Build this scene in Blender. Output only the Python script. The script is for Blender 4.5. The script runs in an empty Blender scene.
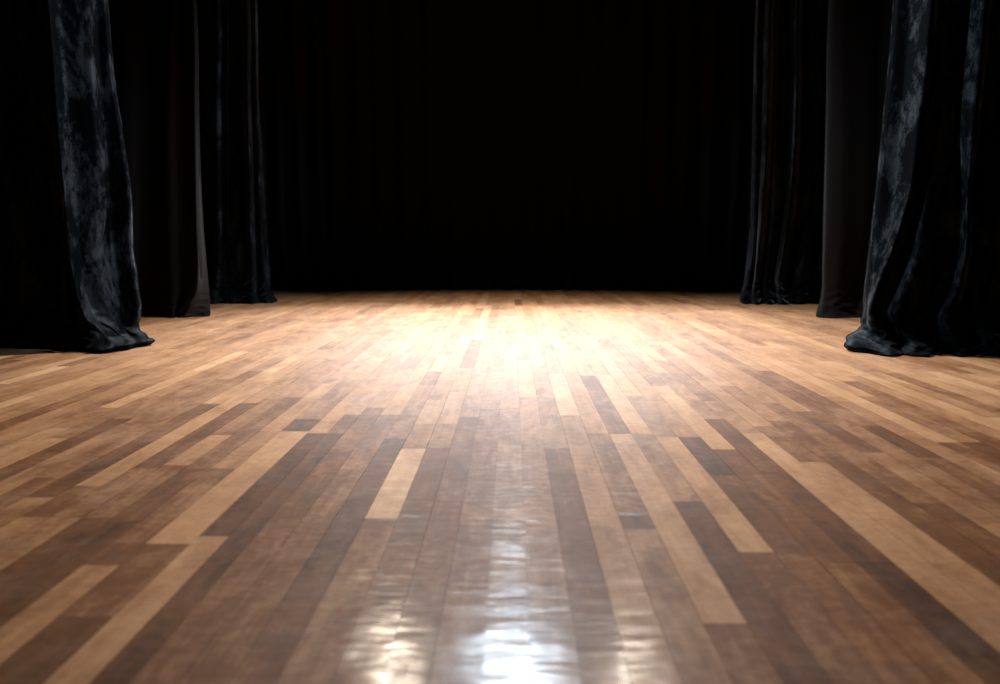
import bpy, math, random
import numpy as np
from mathutils import Vector, noise

random.seed(7)
scene = bpy.context.scene
COL = scene.collection

# ------------------------------------------------------------------ camera
F = 700.0                     # focal length in pixels of the 1000x684 frame
CH = 0.80                     # camera height
PITCH = math.atan(103.0 / F)  # looking down
YAW = math.atan(12.0 / F * math.cos(PITCH))
cam_d = bpy.data.cameras.new('camera')
cam = bpy.data.objects.new('camera', cam_d)
COL.objects.link(cam)
cam.location = (0, 0, CH)
cam.rotation_euler = (math.pi / 2 - PITCH, 0, YAW)
cam_d.sensor_width = 36.0
cam_d.lens = 36.0 * F / 1000.0
cam_d.clip_start = 0.05
cam_d.clip_end = 60
cam_d.dof.use_dof = True
cam_d.dof.focus_distance = 4.1
cam_d.dof.aperture_fstop = 1.7
scene.camera = cam
RM = cam.rotation_euler.to_matrix()


def wx(px, z, Y):
    """world X of the point that stands at depth Y and height z and is seen in column px"""
    lo, hi = -40.0, 40.0
    R = RM.transposed()
    for _ in range(50):
        m = (lo + hi) / 2
        v = R @ Vector((m, Y, z - CH))
        if 500 + F * v.x / -v.z < px:
            lo = m
        else:
            hi = m
    return (lo + hi) / 2


# ------------------------------------------------------------------ materials
def new_mat(name):
    m = bpy.data.materials.new(name)
    m.use_nodes = True
    nt = m.node_tree
    nt.nodes.clear()
    out = nt.nodes.new('ShaderNodeOutputMaterial')
    b = nt.nodes.new('ShaderNodeBsdfPrincipled')
    nt.links.new(b.outputs[0], out.inputs[0])
    return m, nt, b


def nd(nt, t, **kw):
    n = nt.nodes.new(t)
    for k, v in kw.items():
        setattr(n, k, v)
    return n


def math_n(nt, op, a, b=None, clamp=False):
    n = nd(nt, 'ShaderNodeMath', operation=op, use_clamp=clamp)
    for i, s in enumerate((a, b)):
        if s is None:
            continue
        if isinstance(s, (int, float)):
            n.inputs[i].default_value = s
        else:
            nt.links.new(s, n.inputs[i])
    return n.outputs[0]


def noise_n(nt, vec, scale, detail=4, rough=0.55, dist=0.0):
    n = nd(nt, 'ShaderNodeTexNoise')
    n.inputs['Scale'].default_value = scale
    n.inputs['Detail'].default_value = detail
    n.inputs['Roughness'].default_value = rough
    n.inputs['Distortion'].default_value = dist
    if vec is not None:
        nt.links.new(vec, n.inputs['Vector'])
    return n.outputs[0]


def mapping(nt, vec, scale, loc=(0, 0, 0)):
    n = nd(nt, 'ShaderNodeMapping')
    n.inputs['Scale'].default_value = scale
    n.inputs['Location'].default_value = loc
    nt.links.new(vec, n.inputs['Vector'])
    return n.outputs[0]


def ramp_n(nt, fac, stops):
    n = nd(nt, 'ShaderNodeValToRGB')
    e = n.color_ramp.elements
    while len(e) < len(stops):
        e.new(0.5)
    for el, (p, c) in zip(e, stops):
        el.position = p
        el.color = c if len(c) == 4 else (*c, 1)
    nt.links.new(fac, n.inputs[0])
    return n.outputs[0]


def mix_n(nt, mode, fac, a, b):
    n = nd(nt, 'ShaderNodeMix', data_type='RGBA', blend_type=mode)
    if isinstance(fac, (int, float)):
        n.inputs[0].default_value = fac
    else:
        nt.links.new(fac, n.inputs[0])
    for i, s in ((6, a), (7, b)):
        if isinstance(s, tuple):
            n.inputs[i].default_value = (*s, 1) if len(s) == 3 else s
        else:
            nt.links.new(s, n.inputs[i])
    return n.outputs[2]


def wood_material():
    m, nt, b = new_mat('varnished_maple_strips')
    geo = nd(nt, 'ShaderNodeNewGeometry')
    pos = geo.outputs['Position']
    at = nd(nt, 'ShaderNodeAttribute', attribute_name='strip')      # R tone, G seed, B hue
    sep = nd(nt, 'ShaderNodeSeparateColor')
    nt.links.new(at.outputs['Color'], sep.inputs[0])
    tone, seed, hue = sep.outputs
    comb = nd(nt, 'ShaderNodeCombineXYZ')
    nt.links.new(math_n(nt, 'MULTIPLY', seed, 37.0), comb.inputs[0])
    nt.links.new(math_n(nt, 'MULTIPLY', seed, 91.0), comb.inputs[1])
    nt.links.new(math_n(nt, 'MULTIPLY', hue, 53.0), comb.inputs[2])
    add = nd(nt, 'ShaderNodeVectorMath', operation='ADD')
    nt.links.new(pos, add.inputs[0])
    nt.links.new(comb.outputs[0], add.inputs[1])
    pv = add.outputs[0]
    grain = noise_n(nt, mapping(nt, pv, (55, 2.2, 1)), 1.0, 6, 0.6, 0.6)
    fig = noise_n(nt, mapping(nt, pv, (9, 3.2, 1)), 1.0, 4, 0.55, 1.2)      # cloudy figure in a strip
    blot = noise_n(nt, mapping(nt, pos, (2.6, 2.4, 1)), 1.0, 5, 0.65)        # worn patches over many strips
    fine = noise_n(nt, mapping(nt, pos, (26, 40, 1)), 1.0, 4, 0.7)
    t = math_n(nt, 'ADD', tone, math_n(nt, 'MULTIPLY', math_n(nt, 'SUBTRACT', grain, 0.5), 0.22))
    t = math_n(nt, 'ADD', t, math_n(nt, 'MULTIPLY', math_n(nt, 'SUBTRACT', fig, 0.5), 0.48))
    t = math_n(nt, 'ADD', t, math_n(nt, 'MULTIPLY', math_n(nt, 'SUBTRACT', blot, 0.5), 0.45))
    t = math_n(nt, 'ADD', t, math_n(nt, 'MULTIPLY', math_n(nt, 'SUBTRACT', fine, 0.5), 0.40), True)
    ca = ramp_n(nt, t, [(0.0, (0.055, 0.020, 0.006)), (0.30, (0.145, 0.054, 0.015)),
                        (0.60, (0.335, 0.160, 0.066)), (1.0, (0.56, 0.330, 0.160))])
    cb = ramp_n(nt, t, [(0.0, (0.050, 0.019, 0.009)), (0.30, (0.140, 0.056, 0.025)),
                        (0.60, (0.315, 0.172, 0.097)), (1.0, (0.54, 0.35, 0.210))])
    col = mix_n(nt, 'MIX', hue, ca, cb)
    # grey scuffs and dust
    sc = noise_n(nt, mapping(nt, pos, (3.4, 5.5, 1), (4, 9, 0)), 1.0, 8, 0.72, 0.5)
    scm = ramp_n(nt, sc, [(0.50, (0, 0, 0)), (0.78, (0.24, 0.24, 0.24))])
    col = mix_n(nt, 'MIX', scm, col, (0.27, 0.21, 0.17))
    nt.links.new(col, b.inputs['Base Color'])
    # base lobe: worn varnish, broad gloss
    r = math_n(nt, 'ADD', math_n(nt, 'MULTIPLY', blot, 0.20), 0.46)
    nt.links.new(r, b.inputs['Roughness'])
    b.inputs['Specular IOR Level'].default_value = 0.17
    b.inputs['Sheen Weight'].default_value = 0.015      # thin film of dust
    b.inputs['Sheen Roughness'].default_value = 0.35
    b.inputs['Sheen Tint'].default_value = (1.0, 0.97, 0.94, 1)
    # coat: varnish that is still shiny
    b.inputs['Coat Weight'].default_value = 0.55
    b.inputs['Coat IOR'].default_value = 1.45
    cr = math_n(nt, 'ADD', math_n(nt, 'MULTIPLY', fine, 0.12), 0.11)
    nt.links.new(cr, b.inputs['Coat Roughness'])
    # ripples across the strips
    rip = noise_n(nt, mapping(nt, pv, (5.0, 26, 1)), 1.0, 3, 0.5)
    und = noise_n(nt, mapping(nt, pos, (5.5, 7.0, 1)), 1.0, 2, 0.5)
    hgt = math_n(nt, 'ADD', math_n(nt, 'MULTIPLY', rip, 0.0015), math_n(nt, 'MULTIPLY', und, 0.0026))
    bump = nd(nt, 'ShaderNodeBump')
    bump.inputs['Strength'].default_value = 1.0
    bump.inputs['Distance'].default_value = 1.0
    nt.links.new(hgt, bump.inputs['Height'])
    nt.links.new(bump.outputs[0], b.inputs['Coat Normal'])
    bump2 = nd(nt, 'ShaderNodeBump')
    bump2.inputs['Strength'].default_value = 0.35
    bump2.inputs['Distance'].default_value = 0.002
    nt.links.new(grain, bump2.inputs['Height'])
    nt.links.new(bump2.outputs[0], b.inputs['Normal'])
    return m


def velvet_material(name, crush, sheen, seedv):
    m, nt, b = new_mat(name)
    tc = nd(nt, 'ShaderNodeTexCoord')
    v = mapping(nt, tc.outputs['Object'], (1, 1, 1), (seedv, seedv * 1.7, 0))
    big = noise_n(nt, mapping(nt, v, (5.5, 5.5, 2.1)), 1.0, 5, 0.62, 0.7)
    mid = noise_n(nt, mapping(nt, v, (26, 26, 12)), 1.0, 5, 0.7, 0.4)
    fin = noise_n(nt, mapping(nt, v, (150, 150, 110)), 1.0, 3, 0.7)
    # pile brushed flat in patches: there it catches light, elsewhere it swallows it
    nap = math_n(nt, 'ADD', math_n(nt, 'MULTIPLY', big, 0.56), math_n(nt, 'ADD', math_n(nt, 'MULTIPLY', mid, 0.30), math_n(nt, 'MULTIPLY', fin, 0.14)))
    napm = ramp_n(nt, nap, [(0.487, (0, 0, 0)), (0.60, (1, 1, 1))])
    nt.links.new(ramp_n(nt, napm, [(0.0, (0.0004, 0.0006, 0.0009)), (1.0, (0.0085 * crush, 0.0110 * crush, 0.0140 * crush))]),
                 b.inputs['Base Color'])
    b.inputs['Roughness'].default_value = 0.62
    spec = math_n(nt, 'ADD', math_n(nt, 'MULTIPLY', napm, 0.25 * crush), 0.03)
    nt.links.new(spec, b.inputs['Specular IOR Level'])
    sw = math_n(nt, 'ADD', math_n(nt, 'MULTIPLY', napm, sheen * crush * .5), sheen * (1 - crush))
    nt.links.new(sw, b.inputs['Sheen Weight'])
    sx = nd(nt, 'ShaderNodeSeparateXYZ')
    nt.links.new(tc.outputs['Object'], sx.inputs[0])
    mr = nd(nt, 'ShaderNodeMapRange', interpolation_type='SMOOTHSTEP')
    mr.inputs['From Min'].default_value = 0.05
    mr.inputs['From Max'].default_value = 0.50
    mr.inputs['To Min'].default_value = 0.30          # patches painted dimmer towards the hem, where light fell too strong
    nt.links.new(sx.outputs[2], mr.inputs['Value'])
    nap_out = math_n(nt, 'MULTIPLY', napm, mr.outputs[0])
    for l in list(nt.links):
        if l.from_socket == napm and l.to_socket.node != nap_out.node:
            nt.links.new(nap_out, l.to_socket)
    b.inputs['Sheen Roughness'].default_value = 0.32
    b.inputs['Sheen Tint'].default_value = (0.74, 0.87, 1.0, 1)
    b.inputs['Specular Tint'].default_value = (0.7, 0.85, 1.0, 1)
    h = math_n(nt, 'ADD', math_n(nt, 'MULTIPLY', mid, 0.006), math_n(nt, 'MULTIPLY', fin, 0.0012))
    bump = nd(nt, 'ShaderNodeBump')
    bump.inputs['Strength'].default_value = 0.5
    bump.inputs['Distance'].default_value = 1.0
    nt.links.new(h, bump.inputs['Height'])
    nt.links.new(bump.outputs[0], b.inputs['Normal'])
    return m


def cloth_material(name, col, rough=0.95, sheen=0.0, weave=900):
    m, nt, b = new_mat(name)
    tc = nd(nt, 'ShaderNodeTexCoord')
    n = noise_n(nt, mapping(nt, tc.outputs['Object'], (weave, weave, weave * .6)), 1.0, 2, 0.6)
    lo = tuple(c * 0.8 for c in col)
    c = ramp_n(nt, n, [(0.3, lo), (0.7, col)])
    nt.links.new(c, b.inputs['Base Color'])
    b.inputs['Roughness'].default_value = rough
    b.inputs['Specular IOR Level'].default_value = 0.12
    b.inputs['Sheen Weight'].default_value = sheen
    b.inputs['Sheen Roughness'].default_value = 0.5
    bump = nd(nt, 'ShaderNodeBump')
    bump.inputs['Strength'].default_value = 0.3
    bump.inputs['Distance'].default_value = 0.0006
    nt.links.new(n, bump.inputs['Height'])
    nt.links.new(bump.outputs[0], b.inputs['Normal'])
    return m


M_WOOD = wood_material()
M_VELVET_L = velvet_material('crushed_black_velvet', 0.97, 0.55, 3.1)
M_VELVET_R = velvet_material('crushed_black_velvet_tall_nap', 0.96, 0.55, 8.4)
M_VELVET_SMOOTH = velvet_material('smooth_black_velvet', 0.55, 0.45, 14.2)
M_SERGE_LIT = cloth_material('matte_black_serge_lit', (0.0038, 0.0038, 0.0040), 0.95, 0.01)  # right middle curtain: same serge, its stronger light put into a lighter colour
M_SERGE_SHADED = cloth_material('matte_black_serge_shaded', (0.0015, 0.0014, 0.0014), 0.95, 0.005)  # left middle curtain: same serge, its shade put into a darker colour
M_LINING = cloth_material('grey_brown_lining', (0.022, 0.020, 0.019), 0.95, 0.02)
M_BACK = cloth_material('black_backdrop_velour', (0.0036, 0.0041, 0.0046), 1.0, 0.004)
M_PAINT = cloth_material('black_stage_paint', (0.006, 0.006, 0.006), 0.9, 0.0, 40)


# ------------------------------------------------------------------ mesh helpers
def link_mesh(name, verts, faces, mat, parent=None, smooth=True):
    me = bpy.data.meshes.new(name)
    me.from_pydata([tuple(v) for v in verts], [], faces)
    me.validate()
    me.polygons.foreach_set('use_smooth', [smooth] * len(me.polygons))
    me.update()
    me.materials.append(mat)
    o = bpy.data.objects.new(name, me)
    COL.objects.link(o)
    if parent is not None:
        o.parent = parent
    return o


def box(name, x0, x1, y0, y1, z0, z1, mat):
    v = [(x, y, z) for z in (z0, z1) for y in (y0, y1) for x in (x0, x1)]
    f = [(0, 2, 3, 1), (4, 5, 7, 6), (0, 1, 5, 4), (2, 6, 7, 3), (0, 4, 6, 2), (1, 3, 7, 5)]
    o = link_mesh(name, v, f, mat, None, False)
    o['kind'] = 'structure'
    return o


def tag(o, label, cat, group=None):
    o['label'] = label
    o['category'] = cat
    if group:
        o['group'] = group


def catmull(P, n):
    """P (k, ...) -> ((k-1)*n+1, ...) smooth interpolation along axis 0"""
    P = np.asarray(P, float)
    k = len(P)
    ext = np.concatenate([2 * P[:1] - P[1:2], P, 2 * P[-1:] - P[-2:-1]])
    out = []
    for i in range(k - 1):
        p0, p1, p2, p3 = ext[i:i + 4]
        m1 = (p2 - p0) * 0.42
        m2 = (p3 - p1) * 0.42
        for j in range(n):
            t = j / n
            out.append((2 * t**3 - 3 * t**2 + 1) * p1 + (t**3 - 2 * t**2 + t) * m1
                       + (-2 * t**3 + 3 * t**2) * p2 + (t**3 - t**2) * m2)
    out.append(P[-1])
    return np.array(out)


def tube(name, pts, r, mat, parent, sides=8):
    pts = [Vector(p) for p in pts]
    V, Fc = [], []
    n = len(pts)
    for i, p in enumerate(pts):
        d = (pts[min(i + 1, n - 1)] - pts[max(i - 1, 0)]).normalized()
        a = d.orthogonal().normalized() if i == 0 else (a - d * a.dot(d)).normalized()
        b = d.cross(a)
        for s in range(sides):
            th = 2 * math.pi * s / sides
            V.append(p + (a * math.cos(th) + b * math.sin(th)) * r)
    for i in range(n - 1):
        for s in range(sides):
            s2 = (s + 1) % sides
            Fc.append((i * sides + s, i * sides + s2, (i + 1) * sides + s2, (i + 1) * sides + s))
    Fc.append(tuple(range(sides))[::-1])
    Fc.append(tuple((n - 1) * sides + s for s in range(sides)))
    return link_mesh(name, V, Fc, mat, parent)


def curtain(name, Y0, H, dY, cols, mat, label, seedv, crumple=0.02, wob=0.004, hem_mat=None,
            nu=12, nv=11, side=1, hem_r=0.006, lift=None, group=None, turned=None):
    """cols: list of (px list over heights H, depth offset or list over H).  side=+1: the last
    column is the leading edge, -1: the first one."""
    R, C = len(H), len(cols)
    G = np.zeros((R, C, 3))
    for c, (pxs, dd) in enumerate(cols):
        for r in range(R):
            d = dd[r] if isinstance(dd, (list, tuple)) else dd
            Y = Y0 + d + dY[r]
            if r == 0:                                   # cloth hangs plumb above the frame
                G[r, c] = (wx(pxs[0], H[1], Y), Y, H[0])
                if pxs[0] == pxs[1]:
                    G[r, c, 0] = wx(pxs[1], H[1], Y)
            else:
                G[r, c] = (wx(pxs[r], H[r], Y), Y, H[r])
    S = catmull(G, nv)
    S = np.swapaxes(catmull(np.swapaxes(S, 0, 1), nu), 0, 1)
    nr, nc = S.shape[:2]
    for i in range(nr):
        for j in range(nc):
            x, y, z = S[i, j]
            k = max(0.0, min(1.0, (0.42 - z) / 0.36))
            k = k * k * (3 - 2 * k)
            q = Vector((x * 2.2 + seedv, y * 2.2, z * 0.45))
            y += wob * noise.noise(q * 2.6) * 2
            x += wob * noise.noise(q * 2.6 + Vector((9, 3, 1)))
            if k > 0:
                u = x * 5.0 + seedv * 3
                w = 1.0 - abs(noise.noise(Vector((u, z * 13 + 2.5 * noise.noise(Vector((u * .7, 3, 1))), seedv)))) * 2
                w2 = noise.noise(Vector((u * 2.3, z * 26, seedv + 5)))
                w = 2.0 * max(0.0, (w + 1) / 2) ** 2.6 - 1
                y -= crumple * k * (w * 1.0 + w2 * 0.55)
                z += crumple * k * 0.45 * (noise.noise(Vector((u * 1.6, y * 9, seedv + 2))) + 0.25)
                x += crumple * k * 0.5 * noise.noise(Vector((u * 1.1, z * 15, seedv + 7)))
            if i == nr - 1:
                z = 0.010
            S[i, j] = (x, y, max(z, 0.010))
    if lift:
        lift(S)
    V = S.reshape(-1, 3)
    Fc = [(i * nc + j, (i + 1) * nc + j, (i + 1) * nc + j + 1, i * nc + j + 1)
          for i in range(nr - 1) for j in range(nc - 1)]
    base = Vector((float(S[-1, :, 0].mean()), Y0, 0))
    o = link_mesh(name, V - np.array(base), Fc, mat)
    o.location = base
    md = o.modifiers.new('thickness', 'SOLIDIFY')
    md.thickness = 0.006
    md.offset = 0
    tag(o, label, 'curtain', group)
    hm = hem_mat or mat
    loc = S - np.array(base)
    e = -1 if side > 0 else 0
    tube('side_hem', loc[::2, e], hem_r, hm, o)
    bh = loc[-1].copy()
    bh[:, 2] = 0.010
    tube('bottom_hem', bh[::2], 0.008, mat, o)
    if turned:                                           # the edge folded back on itself, lining outwards
        T = loc[:, -turned:].copy()
        T[:, :, 1] -= 0.012
        a, b = T.shape[:2]
        t = link_mesh('turned_edge', T.reshape(-1, 3),
                      [(i * b + j, (i + 1) * b + j, (i + 1) * b + j + 1, i * b + j + 1)
                       for i in range(a - 1) for j in range(b - 1)], hm, o)
        t['label'] = 'paler grey turned-back edge'
        tm = t.modifiers.new('thickness', 'SOLIDIFY')
        tm.thickness = 0.005
        tm.offset = 0
    return o


# ------------------------------------------------------------------ floor: strips laid towards the backdrop
W = 0.1135 * CH / math.cos(PITCH)
S0 = 0.047


def seam(k):
    s = S0 + 0.1135 * k
    adj = {-9: 0.025, -10: 0.035, -5: -0.006, -2: -0.004}
    return (s + adj.get(k, 0)) * CH / math.cos(PITCH)


def ydist(py):
    a = PITCH + math.atan((py - 342.0) / F)
    return CH / math.tan(a)


# strips read off the floor: lane -> [(image row of the far end, tone, hue)] from the front backwards
LANES = {  # haze over the centre boards is painted in through hue
    0: [(439, .42, .8), (397, .50, .7), (360, .74, .5), (335, .6, .5)],
    1: [(448, .24, .9), (397, .40, .8), (372, .52, .6), (345, .70, .5)],
    2: [(415, .50, .6), (373, .86, .4), (330, .55, .5)],
    3: [(528, .42, .8), (513, .10, .8), (433, .36, .8), (372, .58, .3), (340, .72, .3)],
    4: [(621, .28, .9), (433, .62, .6), (375, .26, .7), (350, .68, .3), (325, .5, .4)],
    5: [(500, .17, .9), (433, .46, .6), (374, .84, .3), (352, .60, .4)],
    6: [(550, .27, .7), (436, .64, .4), (395, .48, .4), (352, .78, .3)],
    7: [(552, .30, .3), (474, .21, .5), (436, .09, .7), (388, .58, .3), (350, .62, .3)],
    8: [(560, .36, .3), (448, .27, .3), (385, .76, .2), (352, .46, .3)],
    9: [(560, .10, .3), (470, .15, .4), (418, .25, .5), (372, .46, .3), (340, .66, .3)],
    10: [(600, .54, .3), (432, .66, .3), (400, .46, .4), (360, .40, .3)],
    11: [(560, .58, .2), (460, .60, .3), (425, .38, .5), (375, .55, .3)],
    12: [(520, .16, .2), (455, .24, .3), (420, .32, .5), (385, .46, .3)],
    13: [(500, .20, .3), (440, .36, .4), (402, .42, .5), (362, .60, .2)],
    14: [(520, .50, .2), (450, .44, .4), (410, .26, .6), (365, .55, .3)],
    15: [(520, .22, .2), (470, .40, .3), (425, .46, .5), (390, .30, .5)],
    16: [(500, .48, .3), (455, .26, .3), (424, .24, .6), (370, .30, .6)],
    17: [(500, .30, .2), (450, .52, .5), (400, .56, .3), (350, .70, .2)],
    18: [(470, .22, .3), (440, .40, .5), (352, .86, .2)],
    19: [(440, .20, .3), (395, .40, .3), (345, .70, .2)],
    20: [(430, .30, .3), (380, .36, .3), (345, .74, .2)],
    21: [(440, .34, .3), (375, .58, .2), (340, .74, .2)],
    22: [(430, .70, .2), (360, .84, .2)],
    23: [(415, .78, .2), (370, .62, .2)],
    24: [(410, .46, .3), (372, .36, .3), (345, .6, .2)],
    25: [(400, .66, .2), (352, .82, .2)],
    -1: [(520, .40, .9), (408, .44, .9), (372, .62, .7), (345, .68, .6)],
    -2: [(560, .38, .9), (409, .36, .9), (400, .46, .6), (366, .66, .5)],
    -3: [(470, .30, .9), (417, .24, .9), (395, .50, .7), (360, .62, .5)],
    -4: [(500, .26, .9), (448, .24, .8), (424, .40, .8), (392, .58, .5), (368, .56, .2)],
    -5: [(519, .36, .8), (449, .80, .5), (424, .44, .3), (400, .62, .4), (380, .50, .2), (350, .70, .4)],
    -6: [(600, .22, .7), (439, .15, .8), (418, .44, .7), (385, .40, .4), (372, .3, .2)],
    -7: [(560, .30, .6), (470, .34, .6), (415, .38, .7), (372, .66, .4)],
    -8: [(520, .28, .6), (452, .30, .6), (408, .34, .8), (370, .60, .4)],
    -9: [(620, .11, .4), (434, .12, .6), (415, .30, .7), (365, .62, .4)],
    -10: [(538, .60, .3), (450, .10, .5), (434, .14, .5), (400, .62, .2), (355, .56, .3)],
    -11: [(620, .15, .2), (546, .32, .4), (432, .66, .2), (420, .12, .4), (380, .42, .4), (350, .62, .3)],
    -12: [(568, .55, .2), (545, .32, .3), (470, .36, .3), (432, .48, .3), (384, .62, .3)],
    -13: [(524, .14, .3), (470, .26, .4), (430, .34, .4), (398, .28, .5), (360, .5, .3)],
    -14: [(520, .16, .4), (467, .32, .4), (436, .60, .3), (400, .36, .4), (360, .48, .3)],
    -15: [(520, .50, .4), (470, .36, .4), (404, .26, .5), (360, .56, .3)],
    -16: [(520, .52, .3), (488, .34, .4), (376, .70, .2), (350, .62, .2)],
    -17: [(500, .44, .3), (443, .20, .5), (405, .30, .6), (355, .74, .2)],
    -18: [(480, .34, .4), (420, .42, .5), (372, .38, .4)],
    -19: [(470, .50, .3), (425, .46, .5), (380, .36, .4)],
    -20: [(455, .26, .3), (420, .24, .4), (385, .42, .3), (352, .55, .2)],
    -21: [(440, .60, .2), (400, .40, .3), (350, .56, .2)],
    -22: [(430, .62, .2), (409, .46, .3), (352, .88, .2)],
    -23: [(425, .48, .3), (385, .44, .3), (350, .62, .2)],
    -24: [(420, .50, .2), (380, .56, .2), (345, .66, .2)],
    -25: [(412, .32, .3), (375, .36, .3), (350, .54, .2)],
    -26: [(412, .62, .2), (370, .60, .2)],
    -27: [(405, .50, .2), (360, .66, .2)],
    -28: [(398, .84, .2), (350, .80, .2)],
    -29: [(390, .44, .2), (355, .54, .2)],
    -30: [(385, .52, .2), (350, .60, .2)],
}
YBACK, YFRONT = 11.5, -0.6
V, Fc, COLR = [], [], []


def strip(x0, x1, y0, y1, tone, hue):
    g, bv, dp = random.choice((0.0002, 0.0003, 0.0005, 0.0009)), 0.00001, 0.0012
    y0 += 0.0003
    y1 -= 0.0003
    tilt = random.gauss(0, 0.00028)          # one long edge stands a hair higher
    tip = random.gauss(0, 0.00020)
    sd = random.random()
    tone = .5 + (tone - .5) * .88 - .02
    i0 = len(V)
    xs = [x0 + g, x0 + g + bv, x0 + g + bv + (x1 - x0) * .3, (x0 + x1) / 2,
          x1 - g - bv - (x1 - x0) * .3, x1 - g - bv, x1 - g]
    zs = [-dp, 0, -.00012, -.00016, -.00012, 0, -dp]      # worn slightly hollow
    ys = [(y0, -dp), (y0 + bv, 0), (y1 - bv, 0), (y1, -dp)]
    for yi, (y, dz) in enumerate(ys):
        for x, z in zip(xs, zs):
            f = (x - x0) / (x1 - x0) - .5
            h = (yi > 1) - .5
            V.append((x, y, max(-dp, min(z + dz, z if z < -.001 else 9) + tilt * f + tip * h) - .0008))
            COLR.append((tone, sd, hue, 1))
    n = len(xs)
    for a in range(3):
        for b_ in range(n - 1):
            Fc.append((i0 + a * n + b_, i0 + a * n + b_ + 1, i0 + (a + 1) * n + b_ + 1, i0 + (a + 1) * n + b_))


rng = random.Random(21)
for k in range(-86, 87):
    x0, x1 = seam(k), seam(k + 1)
    y = YFRONT - rng.random() * .6
    segs = []
    if k in LANES:
        for row, tone, hue in LANES[k]:
            y2 = ydist(row)
            if row < 402:                        # upstage board tones evened to tame clipping in the light pool
                tone = .55 + (tone - .58) * .68
            segs.append((y, y2, tone, hue))
            y = y2
    while y < YBACK:
        ln = rng.choice((.5, .8, 1.1, 1.5, 2.0, 2.6)) * (0.8 + .4 * rng.random())
        y2 = min(YBACK, y + ln)
        if YBACK - y2 < .25:
            y2 = YBACK
        tone = min(.9, max(.1, rng.gauss(.55, .07) if y > 4 else rng.gauss(.60, .14)))
        segs.append((y, y2, tone, rng.uniform(.1, .6)))
        y = y2
    for s in segs:
        strip(x0, x1, *s)
# sub-floor closes the seams from below
i0 = len(V)
xa, xb = seam(-86), seam(87)
for z in (-.06, -.004):
    for y in (YFRONT - .7, YBACK):
        for x in (xa, xb):
            V.append((x, y, z))
            COLR.append((0.0, .5, .2, 1))
for f in [(0, 2, 3, 1), (4, 5, 7, 6), (0, 1, 5, 4), (2, 6, 7, 3), (0, 4, 6, 2), (1, 3, 7, 5)]:
    Fc.append(tuple(i0 + i for i in f))
floor = link_mesh('floor', V, Fc, M_WOOD, None, False)
ca = floor.data.color_attributes.new('strip', 'FLOAT_COLOR', 'POINT')
ca.data.foreach_set('color', np.array(COLR, dtype=np.float32).ravel())
floor['kind'] = 'structure'
floor['label'] = 'worn varnished stage floor of light and dark wooden strips'

XL, XR, ZC = xa, xb, 7.0
box('wall_back', XL - .1, XR + .1, YBACK, YBACK + .1, -.06, ZC, M_PAINT)
box('wall_left', XL - .1, XL, YFRONT - .7, YBACK, -.06, ZC, M_PAINT)
box('wall_right', XR, XR + .1, YFRONT - .7, YBACK, -.06, ZC, M_PAINT)
box('ceiling', XL - .1, XR + .1, YFRONT - .7, YBACK + .1, ZC, ZC + .1, M_PAINT)

# ------------------------------------------------------------------ curtains
# --- left, nearest: crushed velvet, pooled on the boards
H1 = [6.2, 2.40, 1.60, 1.14, .72, .43, .28, .15, .075, .035, .010]
D1 = [0, 0, 0, 0, 0, 0, 0, -.01, -.05, -.10, -.10]
curtain('stage_curtain', 5.02, H1, D1, [
    ([-420] * 11, .75),
    ([-300] * 11, .52),
    ([-190] * 11, .40),
    ([-95] * 11, .24),
    ([-40, -40, -38, -36, -36, -34, -34, -34, -38, -42, -40], .17),
    ([0, 0, 4, 8, 8, 8, 6, 2, 0, 0, 0], .10),
    ([30, 30, 36, 40, 42, 44, 48, 44, 40, 44, 44], .06),
    ([44, 44, 52, 60, 66, 70, 72, 70, 66, 68, 66], -.03),
    ([48, 48, 57, 64, 69, 76, 83, 96, 104, 104, 100], -.09),
    ([60, 60, 69, 75, 79, 84, 92, 104, 116, 118, 114], .00),
    ([78, 78, 86, 91, 93, 99, 104, 111, 121, 125, 121], .05),
    ([89, 89, 97, 101, 101, 108, 114, 118, 126, 132, 130], .09),
    ([96, 96, 104, 109, 113, 119, 123, 124, 130, 138, 136], .19),
    ([106, 106, 119, 128, 130, 135, 137, 133, 137, 146, 144], .22),
    ([108.5, 108.5, 122, 131, 133.5, 139, 141, 138, 144, 153, 150], .29),
], M_VELVET_L, 'crushed black velvet curtain nearest on the left, pooled on the boards at the frame edge', 3.0,
    crumple=.026)

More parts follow.
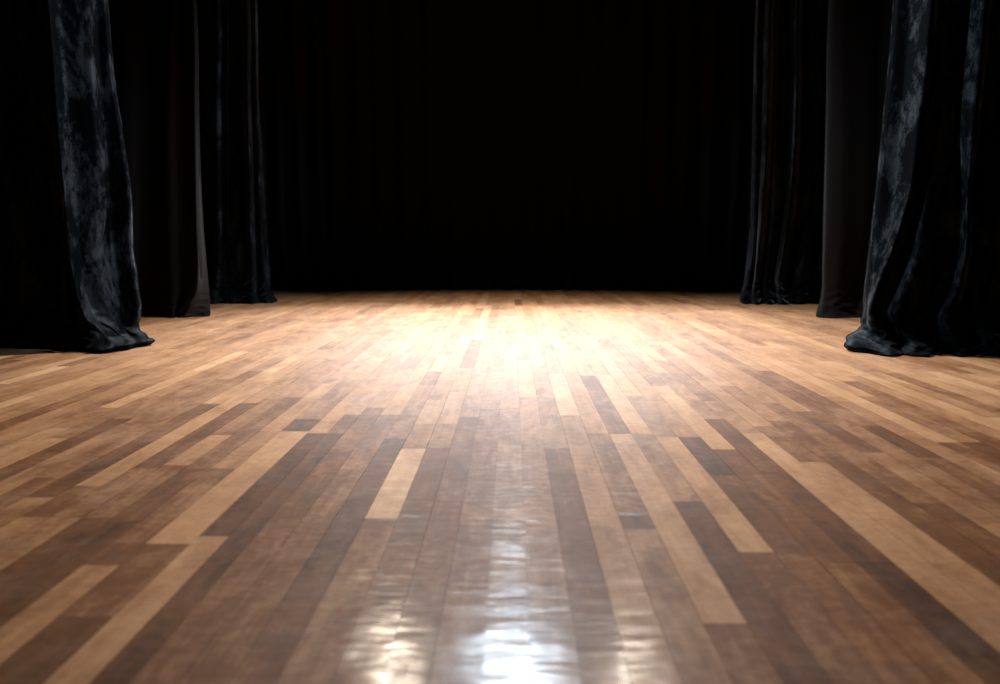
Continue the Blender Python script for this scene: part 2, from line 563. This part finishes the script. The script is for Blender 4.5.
# --- right, nearest
curtain('stage_curtain', 5.04, H1, [0, 0, 0, 0, 0, 0, -.01, -.04, -.11, -.19, -.23], [
    ([893, 893, 882.5, 876, 869, 864.5, 863, 861, 846, 845, 849], .22),
    ([896, 896, 886, 879, 872, 867, 865, 863, 852, 850, 856], .15),
    ([910, 910, 901, 893, 880, 870, 868, 868, 864, 862, 868], .10),
    ([921, 921, 909, 902, 887, 873, 868, 872, 876, 876, 880], .04),
    ([933, 933, 920, 911, 892, 876, 872, 882, 890, 890, 892], -.02),
    ([938, 938, 928, 920, 905, 890, 882, 893, 902, 904, 904], .045),
    ([943, 943, 935, 929, 919, 906, 897, 904, 915, 918, 918], [.05, .05, .04, .0, -.03, -.05, -.05, -.05, -.05, -.05, -.05]),
    ([960, 960, 952, 948, 938, 926, 916, 920, 930, 934, 934], .02),
    ([970, 970, 960, 962, 956, 944, 934, 936, 945, 950, 950], .03),
    ([986, 986, 975, 968, 967, 958, 948, 950, 960, 964, 964], -.05),
    ([993, 993, 981, 975, 973, 966, 960, 966, 975, 980, 980], .06),
    ([1004, 1004, 997, 993, 990, 985, 982, 986, 994, 1000, 1000], -.02),
    ([1040, 1040, 1036, 1034, 1032, 1030, 1030, 1030, 1030, 1034, 1034], .10),
    ([1080, 1080, 1078, 1076, 1076, 1076, 1074, 1074, 1074, 1074, 1074], -.06),
    ([1140] * 11, .10),
    ([1220] * 11, -.08),
    ([1320] * 11, .10),
    ([1430] * 11, -.05),
], M_VELVET_R, 'crushed black velvet curtain nearest on the right with swept folds and puddled hem', 8.0,
    crumple=.030, side=-1)

# --- middle pair: matte serge
H2 = [6.2, 3.05, 2.2, 1.55, .95, .55, .30, .15, .06, .010]
D2 = [0, 0, 0, 0, 0, 0, 0, 0, 0, 0]


def lift_corner(S):
    """the free bottom corner is turned back a little"""
    nr, nc = S.shape[:2]
    for i in range(nr):
        for j in range(nc):
            x, y, z = S[i, j]
            if z < .42:
                k = (1 - z / .42)
                S[i, j, 1] += -.02 * k * math.sin(j * .09)


curtain('stage_curtain', 7.12, H2, D2, [
    ([-120] * 10, .10),
    ([-60] * 10, -.08),
    ([0] * 10, .10),
    ([50] * 10, -.08),
    ([95] * 10, .08),
    ([125] * 10, -.06),
    ([150] * 10, .05),
    ([168, 168, 168, 168, 170, 170, 172, 172, 172, 172], -.05),
    ([184, 184, 185, 186, 188, 189, 186, 181, 177, 176], .02),
    ([192.5, 192.5, 194, 195, 196, 197, 195, 188, 183, 182], -.06),
    ([194.5, 194.5, 196.5, 198, 200, 202.5, 203, 201, 199, 198], .05),
    ([196, 196, 198, 200, 203, 206, 208, 209, 209.5, 209.5], .10),
], M_SERGE_SHADED, 'matte black curtain second on the left with a pale turned edge, just clearing the boards', 5.0,
    crumple=.006, wob=.003, hem_mat=M_LINING, lift=lift_corner, turned=22)

curtain('stage_curtain', 7.20, H2, [0, 0, 0, 0, 0, 0, 0, -.01, -.03, -.05], [
    ([829, 829, 826.5, 825, 823.5, 823, 822.5, 820, 817, 817], .12),
    ([832, 832, 829.5, 828, 827, 826, 826, 824, 822, 822], .04),
    ([845, 845, 843, 842, 840, 838, 836, 834, 832, 832], .00),
    ([860, 860, 858, 856, 853, 849, 845, 841, 839, 839], .01),
    ([874, 874, 872, 870, 866, 860, 853, 848, 847, 847], .03),
    ([884, 884, 882, 880, 876, 869, 861, 857, 856, 856], .06),
    ([900, 900, 898, 897, 892, 884, 876, 872, 870, 870], .02),
    ([925, 925, 922, 920, 915, 908, 900, 894, 892, 892], .08),
    ([960] * 10, -.04),
    ([1010] * 10, .10),
    ([1060] * 10, -.06),
    ([1120] * 10, .08),
], M_SERGE_LIT, 'matte black curtain second on the right, plain flat face between the two velvet ones', 6.5,
    crumple=.010, wob=.004, side=-1)

# --- far pair: smoother velvet with shiny vertical folds
H3 = [6.2, 3.55, 2.6, 1.8, 1.1, .62, .36, .18, .09, .04, .010]
D3 = [0, 0, 0, 0, 0, 0, 0, -.01, -.05, -.10, -.11]
curtain('stage_curtain', 8.78, H3, D3, [
    ([60] * 11, .08),
    ([105] * 11, -.08),
    ([145] * 11, .10),
    ([172] * 11, -.06),
    ([190] * 11, .10),
    ([203, 203, 204, 206, 208, 209, 209, 207, 205, 204, 204], .04),
    ([216, 216, 216, 216, 217, 217, 217, 216, 215, 214, 214], -.06),
    ([226, 226, 226, 227, 227, 227, 226, 224, 222, 222, 222], .05),
    ([229, 229, 229, 229, 230, 231, 232, 232, 231, 231, 231], .00),
    ([240, 240, 241, 242, 243, 243, 243, 243, 243, 243, 243], .03),
    ([246, 246, 247, 249, 250, 251, 252, 252, 252, 252, 252], -.05),
    ([251, 251, 252, 254, 256, 257, 258, 258, 258, 259, 259], .09),
    ([254, 254, 256, 258, 260, 262, 264, 264, 265, 266, 266], .04),
    ([257, 257, 258, 262, 265, 268, 270, 270, 273, 276.5, 276], .14),
], M_VELVET_SMOOTH, 'black velvet curtain farthest on the left with a small puddled hem beside the backdrop', 11.0,
    crumple=.028, nu=9)

curtain('stage_curtain', 8.78, H3, D3, [
    ([756, 756, 753.5, 752, 751, 747.5, 745, 743, 740.5, 739.5, 741], .16),
    ([759, 759, 757, 756, 755, 752, 749, 746, 744, 743, 745], .05),
    ([764, 764, 762, 760, 758, 756, 754, 751, 749, 749, 750], .09),
    ([770, 770, 768, 765.5, 762, 758, 756, 755, 755, 755, 756], -.05),
    ([776, 776, 774, 772, 769, 765, 762, 762, 762, 762, 763], .10),
    ([781, 781, 779, 777, 774, 770, 767, 767, 768, 769, 769], .00),
    ([790, 790, 788, 786, 782, 777, 774, 774, 775, 776, 776], .08),
    ([798, 798, 797, 794, 789, 783, 779, 780, 781, 783, 783], -.06),
    ([804, 804, 803, 801, 797, 792, 788, 788, 789, 790, 790], .10),
    ([815, 815, 814, 812, 809, 805, 801, 800, 800, 800, 800], .00),
    ([826, 826, 825, 824, 822, 818, 815, 814, 813, 813, 813], .10),
    ([850] * 11, -.05),
    ([880] * 11, .08),
    ([915] * 11, -.06),
    ([960] * 11, .08),
    ([1010] * 11, -.06),
], M_VELVET_SMOOTH, 'black velvet curtain farthest on the right with thin shiny vertical folds', 17.0,
    crumple=.028, side=-1, nu=9)

# --- backdrop
rb = random.Random(5)
xs, n_f = [], 0
x = XL + .15
fold = []
while x < XR - .15:
    fold.append((x, rb.uniform(.05, .13) * (1 if n_f % 2 else -1)))
    x += rb.uniform(.09, .24)
    n_f += 1
P = np.array([[(fx + (0.02 * rb.gauss(0, 1) if zi > 1 else 0), 11.12 + fd * a, z) for fx, fd in fold]
              for zi, (z, a) in enumerate(((6.6, .7), (4.2, .8), (2.4, .9), (1.0, 1.0), (.35, 1.05), (.012, 1.15)))])
Sb = catmull(P, 5)
Sb = np.swapaxes(catmull(np.swapaxes(Sb, 0, 1), 5), 0, 1)
Sb[-1, :, 2] = .012
nr, nc = Sb.shape[:2]
bd = link_mesh('backdrop_curtain', Sb.reshape(-1, 3) - np.array((0, 11.12, 0)),
               [(i * nc + j, (i + 1) * nc + j, (i + 1) * nc + j + 1, i * nc + j + 1)
                for i in range(nr - 1) for j in range(nc - 1)], M_BACK)
bd.location = (0, 11.12, 0)
md = bd.modifiers.new('thickness', 'SOLIDIFY')
md.thickness = 0.006
md.offset = 0
tag(bd, 'wide black pleated backdrop closing the rear of the stage', 'curtain')
bh = Sb[-1] - np.array((0, 11.12, 0))
tube('bottom_hem', bh[::2], .009, M_BACK, bd, 6)

# ------------------------------------------------------------------ light
world = bpy.data.worlds.new('world')
scene.world = world
world.use_nodes = True
world.node_tree.nodes['Background'].inputs[0].default_value = (0.8, 0.9, 1, 1)
world.node_tree.nodes['Background'].inputs[1].default_value = 0.0


def spot(name, loc, target, energy, color, angle, blend, radius):
    l = bpy.data.lights.new(name, 'SPOT')
    l.energy = energy
    l.color = color
    l.spot_size = math.radians(angle)
    l.spot_blend = blend
    l.shadow_soft_size = radius
    o = bpy.data.objects.new(name, l)
    COL.objects.link(o)
    o.location = loc
    o.rotation_euler = (Vector(target) - Vector(loc)).to_track_quat('-Z', 'Y').to_euler()
    return o


# wash hung above the middle of the stage
spot('overhead_wash', (0.0, 6.6, 6.4), (0.0, 5.8, 0), 5000, (1.0, 0.975, 0.95), 90, 1.0, 0.25)
# unseen low spots added before the backdrop to whiten the glow on the boards
spot('added_rear_spot', (0.0, 10.55, 4.75), (0.0, 6.55, 0), 4600, (0.80, 0.91, 1.0), 45, 1.0, 0.15)
spot('added_rear_spot', (-1.8, 10.55, 4.75), (-1.6, 6.55, 0), 3900, (0.80, 0.91, 1.0), 45, 1.0, 0.15)
spot('added_rear_spot', (1.8, 10.55, 4.75), (1.6, 6.55, 0), 3900, (0.80, 0.91, 1.0), 45, 1.0, 0.15)
# batten of back lights over the rear of the stage
spot('back_light_wash', (0.06, 9.2, 5.75), (0.0, 1.6, 0), 1150, (0.72, 0.87, 1.0), 30, 1.0, 0.62)
spot('back_light_fresnel', (-1.75, 9.2, 5.5), (-.6, 1.6, 0), 420, (1.0, 0.84, 0.66), 26, 1.0, 0.13)
spot('back_light_fresnel', (1.75, 9.2, 5.5), (.6, 1.6, 0), 230, (1.0, 0.88, 0.74), 26, 1.0, 0.13)
# booms in the wings rake the curtains of the other side
spot('boom_light', (4.4, 3.9, 2.9), (-2.6, 5.05, 1.85), 2000, (0.76, 0.88, 1.0), 30, 0.8, 0.12)
spot('boom_light', (-4.4, 3.9, 2.9), (2.75, 5.15, 1.95), 2200, (0.76, 0.88, 1.0), 33, 0.8, 0.12)
spot('boom_light', (4.6, 8.0, 3.0), (-3.0, 8.7, 1.8), 1500, (0.76, 0.88, 1.0), 36, 0.6, 0.12)
spot('boom_light', (-4.6, 8.0, 3.0), (3.0, 8.7, 1.8), 1500, (0.76, 0.88, 1.0), 36, 0.6, 0.12)

vs = scene.view_settings
vs.view_transform = 'Standard'
vs.look = 'None'
vs.exposure = 0.0
vs.gamma = 1.0
vs.use_curve_mapping = False
